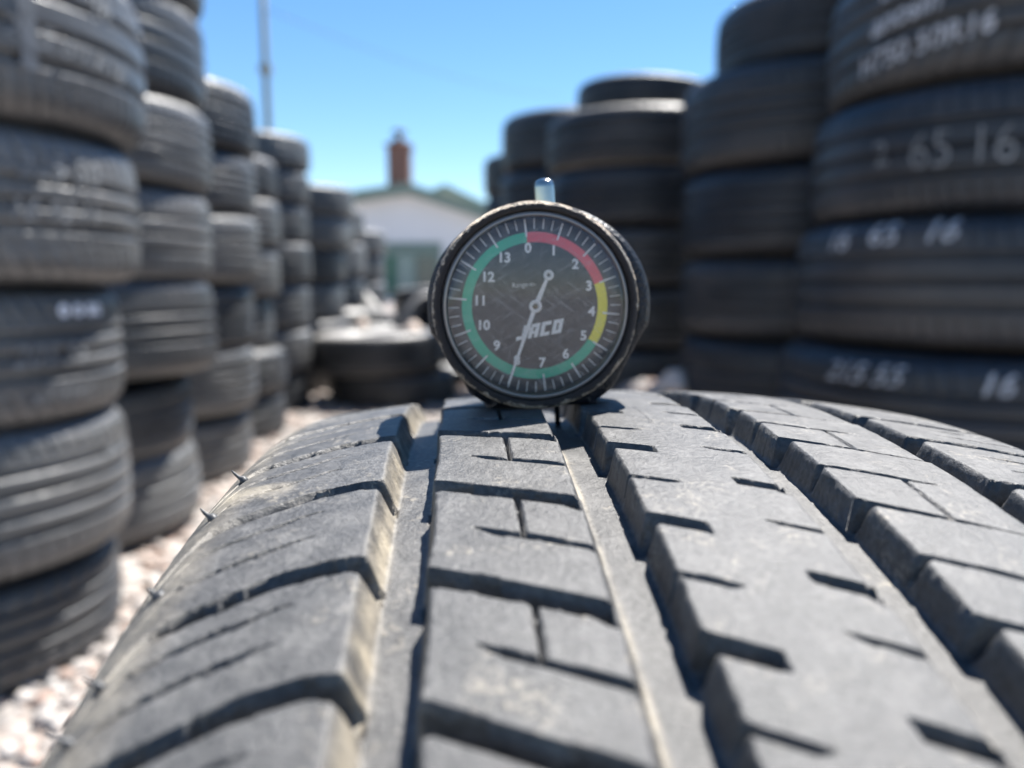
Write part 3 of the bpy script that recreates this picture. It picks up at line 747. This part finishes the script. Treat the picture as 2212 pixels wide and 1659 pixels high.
# chalk writing wrapped on the tyres
def chalk(root, body, size, ang, z, rad, shear=.2, bold=.0, sq=1.0, rot=0., mat=None):
    cu = bpy.data.curves.new('t', 'FONT'); cu.body = body; cu.size = size; cu.shear = shear; cu.offset = bold
    cu.align_x = 'CENTER'; cu.align_y = 'CENTER'; cu.resolution_u = 5
    ob = bpy.data.objects.new('t', cu); COL.objects.link(ob)
    dg = bpy.context.evaluated_depsgraph_get(); me = bpy.data.meshes.new_from_object(ob.evaluated_get(dg))
    bpy.data.objects.remove(ob)
    bm = bmesh.new(); bm.from_mesh(me)
    bmesh.ops.triangulate(bm, faces=bm.faces[:])
    for _ in range(2):
        le = [e for e in bm.edges if e.calc_length() > .012]
        if le: bmesh.ops.subdivide_edges(bm, edges=le, cuts=1)
        bmesh.ops.triangulate(bm, faces=bm.faces[:])
    rz = root.rotation_euler.z
    c, s_ = math.cos(rot), math.sin(rot)
    for v in bm.verts:
        x, y = v.co.x*sq, v.co.y; x, y = x*c - y*s_, x*s_ + y*c
        zz = z + y; th = ang + x/rad - rz
        az = abs(zz)/(root.scale.z)
        rr = float(np.interp(az, [0, .04, .072, .082, .09, .095, .1, .106], [.310, .3092, .3065, .3045, .3005, .2965, .291, .281]))*root.scale.x + .0022
        v.co = Vector((rr*math.cos(th)/root.scale.x, rr*math.sin(th)/root.scale.y, zz/root.scale.z))
    bm.to_mesh(me); bm.free(); me.materials.clear(); me.materials.append(mat or M_CHALK)
    o = bpy.data.objects.new('chalk_mark', me); COL.objects.link(o); o.parent = root; return o
def face_ang(root, bearing_px, Y=None):
    """angle on the tyre whose surface meets the view ray through column bearing_px"""
    t = (bearing_px-1106)/1659.; n = math.hypot(t, 1/math.cos(0)); d = Vector((t, 1)).normalized()
    c = Vector((root.location.x, root.location.y)); b = d.dot(c); k = b*b - (c.length_squared - root.scale.x**2*BR**2)
    k = max(k, 0); p = d*(b - math.sqrt(k)); q = p - c
    return math.atan2(q.y, q.x)
r1 = R1
chalk(r1[4], 'unums', .052, face_ang(r1[4], 1925), .060, .33, .3, .0012, rot=.12)
chalk(r1[4], 'anosin', .050, face_ang(r1[4], 1905), .005, .33, .3, .0014, rot=.12)
chalk(r1[4], 'H750 50R16', .046, face_ang(r1[4], 1935), -.052, .33, .2, .001, rot=.10)
chalk(r1[3], '65 16', .085, face_ang(r1[3], 2045), -.005, .33, .0, -.0012, sq=.8, mat=M_CHALK2)
chalk(r1[3], '2', .06, face_ang(r1[3], 1880), .0, .33, .0, -.0006, rot=.15, mat=M_CHALK2)
chalk(r1[2], '16', .052, face_ang(r1[2], 1795), .072, .33, .3, .0008)
chalk(r1[2], '65', .052, face_ang(r1[2], 1890), .078, .33, .1, .0008)
chalk(r1[2], '16', .052, face_ang(r1[2], 2010), .080, .33, .3, .0008)
chalk(r1[1], '215 55', .05, face_ang(r1[1], 1860), .075, .34, .4, .0)
chalk(r1[1], '16', .05, face_ang(r1[1], 2160), .072, .34, .3, .0008)
F = M_CHALK2
chalk(L1[4], 'I', .19, face_ang(L1[4], 112), 0.0, .31, .0, .001, mat=F)
chalk(L1[4], '205 60 R16', .042, face_ang(L1[4], 205), -.02, .31, .25, .0002, rot=-.12, mat=F)
chalk(L1[4], '16', .045, face_ang(L1[4], 262), .055, .31, .2, .0004, mat=F)
chalk(L1[3], '225 50', .048, face_ang(L1[3], 160), .05, .31, .2, .0004, mat=F)
chalk(L1[3], '16 92 H', .042, face_ang(L1[3], 140), -.01, .31, .3, .0002, mat=F)
chalk(L1[3], 'oooooooo', .022, face_ang(L1[3], 110), -.06, .31, .2, .0, mat=F)
chalk(L1[2], 'o o oo', .034, face_ang(L1[2], 182), .068, .30, .1, .002, mat=M_SPOT)
chalk(L1[2], '205 55', .045, face_ang(L1[2], 110), .0, .30, .3, .0, mat=F)
chalk(L1[2], 'x7 M+S', .036, face_ang(L1[2], 130), -.06, .30, .3, .0, mat=F)
chalk(L1[1], 'oo 16', .034, face_ang(L1[1], 235), .05, .31, .2, .0002, mat=F)

# ------------------------------------------------------------------ white building, chimney, pole
def poly_prism(name, pts, y0, y1, mat, parent):
    n = len(pts); vs = [(x, y0, z) for x, z in pts] + [(x, y1, z) for x, z in pts]
    fs = [tuple(range(n)), tuple(range(2*n-1, n-1, -1))] + [(i, i+n, (i+1) % n + n, (i+1) % n) for i in range(n)]
    return mesh_obj(name, vs, fs, mat, parent, smooth=False)
def building():
    Y = 22.0
    def q(px, py, Y=Y):
        p = at(px, py, Y); return (p.x, p.z)
    mw_ = simple('white_render', (0.72, 0.72, 0.74), .8, var=.05, scale=.6)
    mg_ = simple('green_trim', (0.16, 0.22, 0.19), .6)
    mgd = simple('green_paint', (0.02, 0.13, 0.07), .5)
    mgr_ = simple('roof_sheet', (0.36, 0.40, 0.38), .6, var=.1, scale=.5)
    mpane = simple('dark_glass', (0.05, 0.08, 0.09), .12, spec=.8)
    mpane2 = simple('pale_glass', (0.18, 0.26, 0.25), .2, spec=.8)
    B = empty('white_building', (0, Y, 0)); tag(B, 'low white gabled building with green trim beyond the tyres', 'building')
    l, a, r_ = q(690, 449), q(886, 418), q(1160, 508)
    wl, wr = q(690, 600)[0], q(1160, 600)[0]
    o0, o1 = q(830, 545), q(952, 625)            # window opening
    # wall in pieces round the opening
    # wall with a flat window band in front of it
    w_ = poly_prism('wall', [(l[0], 0), (wr, 0), (wr, r_[1]), a, l], 0, 9, mw_, B)
    th_ = .22
    rf = poly_prism('roof', [(l[0]-.4, l[1]-.03), a, (r_[0]+.4, r_[1]-.14), (r_[0]+.4, r_[1]-.14+th_), (a[0], a[1]+th_), (l[0]-.4, l[1]-.03+th_)], -.35, 9.3, mgr_, B)
    poly_prism('barge_board', [(l[0]-.42, l[1]-.07), (a[0], a[1]-.06), (r_[0]+.42, r_[1]-.2), (r_[0]+.42, r_[1]-.14+th_+.03), (a[0], a[1]+th_+.03), (l[0]-.42, l[1]+th_)], -.42, -.352, mg_, B)
    x0, z1 = q(828, 524); x1, z0 = q(954, 640)
    h0 = q(828, 552)[1]
    fr = boxes('window', [((x0, -.06, z0), (x0+.10, 0, z1)), ((x1-.10, -.06, z0), (x1, 0, z1)), ((x0+.1, -.06, h0), (x1-.1, -.003, z1)),
                          ((x0+.32, -.06, z0), (x0+.40, 0, h0)), ((x0+.86, -.06, z0), (x0+.94, 0, h0)), ((x0+.1, -.06, z0), (x1-.1, -.002, z0+.1))], mg_, B)
    boxes('shutter', [((x0+.1, -.04, z0+.1), (x0+.32, -.004, h0))], mgd, fr)
    boxes('pane', [((x0+.40, -.03, z0+.1), (x0+.86, -.004, h0))], mpane2, fr)
    boxes('pane', [((x0+.94, -.03, z0+.1), (x1-.10, -.004, h0))], mpane, fr)
    # rear gable
    Y2 = 27.0
    B2 = empty('rear_building', (0, Y2, 0)); tag(B2, 'pale rear gable with green edges behind the white building', 'building')
    a2, l2, r2 = q(963, 410, Y2), q(880, 446, Y2), q(1070, 462, Y2)
    mcr = simple('cream_render', (0.50, 0.50, 0.42), .8, var=.06, scale=.5)
    poly_prism('wall', [(l2[0], 0), (r2[0], 0), r2, a2, l2], 0, 6, mcr, B2)
    poly_prism('roof', [(l2[0]-.3, l2[1]-.1), a2, (r2[0]+.3, r2[1]-.12), (r2[0]+.3, r2[1]+.06), (a2[0], a2[1]+.16), (l2[0]-.3, l2[1]+.06)], -.3, 6.2, mg_, B2)
    # chimney stands on the roof
    Y3 = 23.2
    m, t, b = mat_new('red_brick'); tc = N(t, 'ShaderNodeTexCoord')
    mp = N(t, 'ShaderNodeMapping'); mp.inputs['Rotation'].default_value = (PI/2, 0, 0); L(t, tc.outputs['Object'], mp.inputs['Vector'])
    br = N(t, 'ShaderNodeTexBrick', i_Scale=4.5); br.inputs['Color1'].default_value = (.15, .06, .045, 1); br.inputs['Color2'].default_value = (.11, .047, .038, 1); br.inputs['Mortar'].default_value = (.24, .19, .16, 1)
    L(t, mp.outputs[0], br.inputs['Vector']); L(t, br.outputs[0], b.inputs['Base Color']); b.inputs['Roughness'].default_value = .85
    cl, ct_ = q(839, 320, Y3); cr, cb = q(889, 440, Y3)
    ch = boxes('chimney', [((cl, Y3-Y-.3, cb), (cr, Y3-Y+.3, ct_)), ((cl-.05, Y3-Y-.35, ct_), (cr+.05, Y3-Y+.35, ct_+.09))], m, B)
    mid = (cl+cr)/2; zt = ct_+.09; zc = q(864, 300, Y3)[1]; zk = q(864, 283, Y3)[1]
    vs = [(cl+.02, Y3-Y-.28, zt), (cr-.02, Y3-Y-.28, zt), (cr-.02, Y3-Y+.28, zt), (cl+.02, Y3-Y+.28, zt)] + [(mid+dx, Y3-Y+dy, zc) for dx, dy in ((-.09, -.09), (.09, -.09), (.09, .09), (-.09, .09))]
    fs = [(0,1,5,4),(1,2,6,5),(2,3,7,6),(3,0,4,7),(4,5,6,7)]
    mesh_obj('chimney_shoulder', vs, fs, simple('mortar_cap', (.22, .12, .09), .9), ch, smooth=False)
    o = lathe('flue_cap', [(.08, zc), (.08, zk-.08), (.20, zk-.08), (.22, zk-.02), (.10, zk+.04), (.01, zk+.06)], simple('dark_metal', (.04, .04, .045), .5), ch, 20, 'Z'); o.location = (mid, Y3-Y, 0)
building()
Yp = 25.0
p = at(580, 300, Yp); m_pole = simple('weathered_pole', (0.13, 0.14, 0.11), .8, var=.15, scale=2)
pl = empty('utility_pole', (p.x, Yp, 0)); tag(pl, 'thin utility pole rising behind the left stacks', 'pole')
lathe('shaft', [(.13, 0), (.11, 5), (.085, 11.5), (.01, 11.52)], m_pole, pl, 16, 'Z')
zb = at(577, 150, Yp).z
boxes('bracket', [((-.17, -.13, zb-.12), (.17, .13, zb+.12))], simple('grey_box', (.16, .17, .15), .6), pl)
w0 = at(577, 20, Yp); w1 = at(1215, 205, 60)
pts = []
for k in range(25):
    f = k/24; pts.append(w0.lerp(w1, f) - Vector((0, 0, 1.1*4*f*(1-f)*.6)))
tag(tube('overhead_wire', pts, .013, simple('wire', (.03, .03, .03), .6), None, 6), 'thin dark overhead wire crossing the sky from the pole', 'wire')
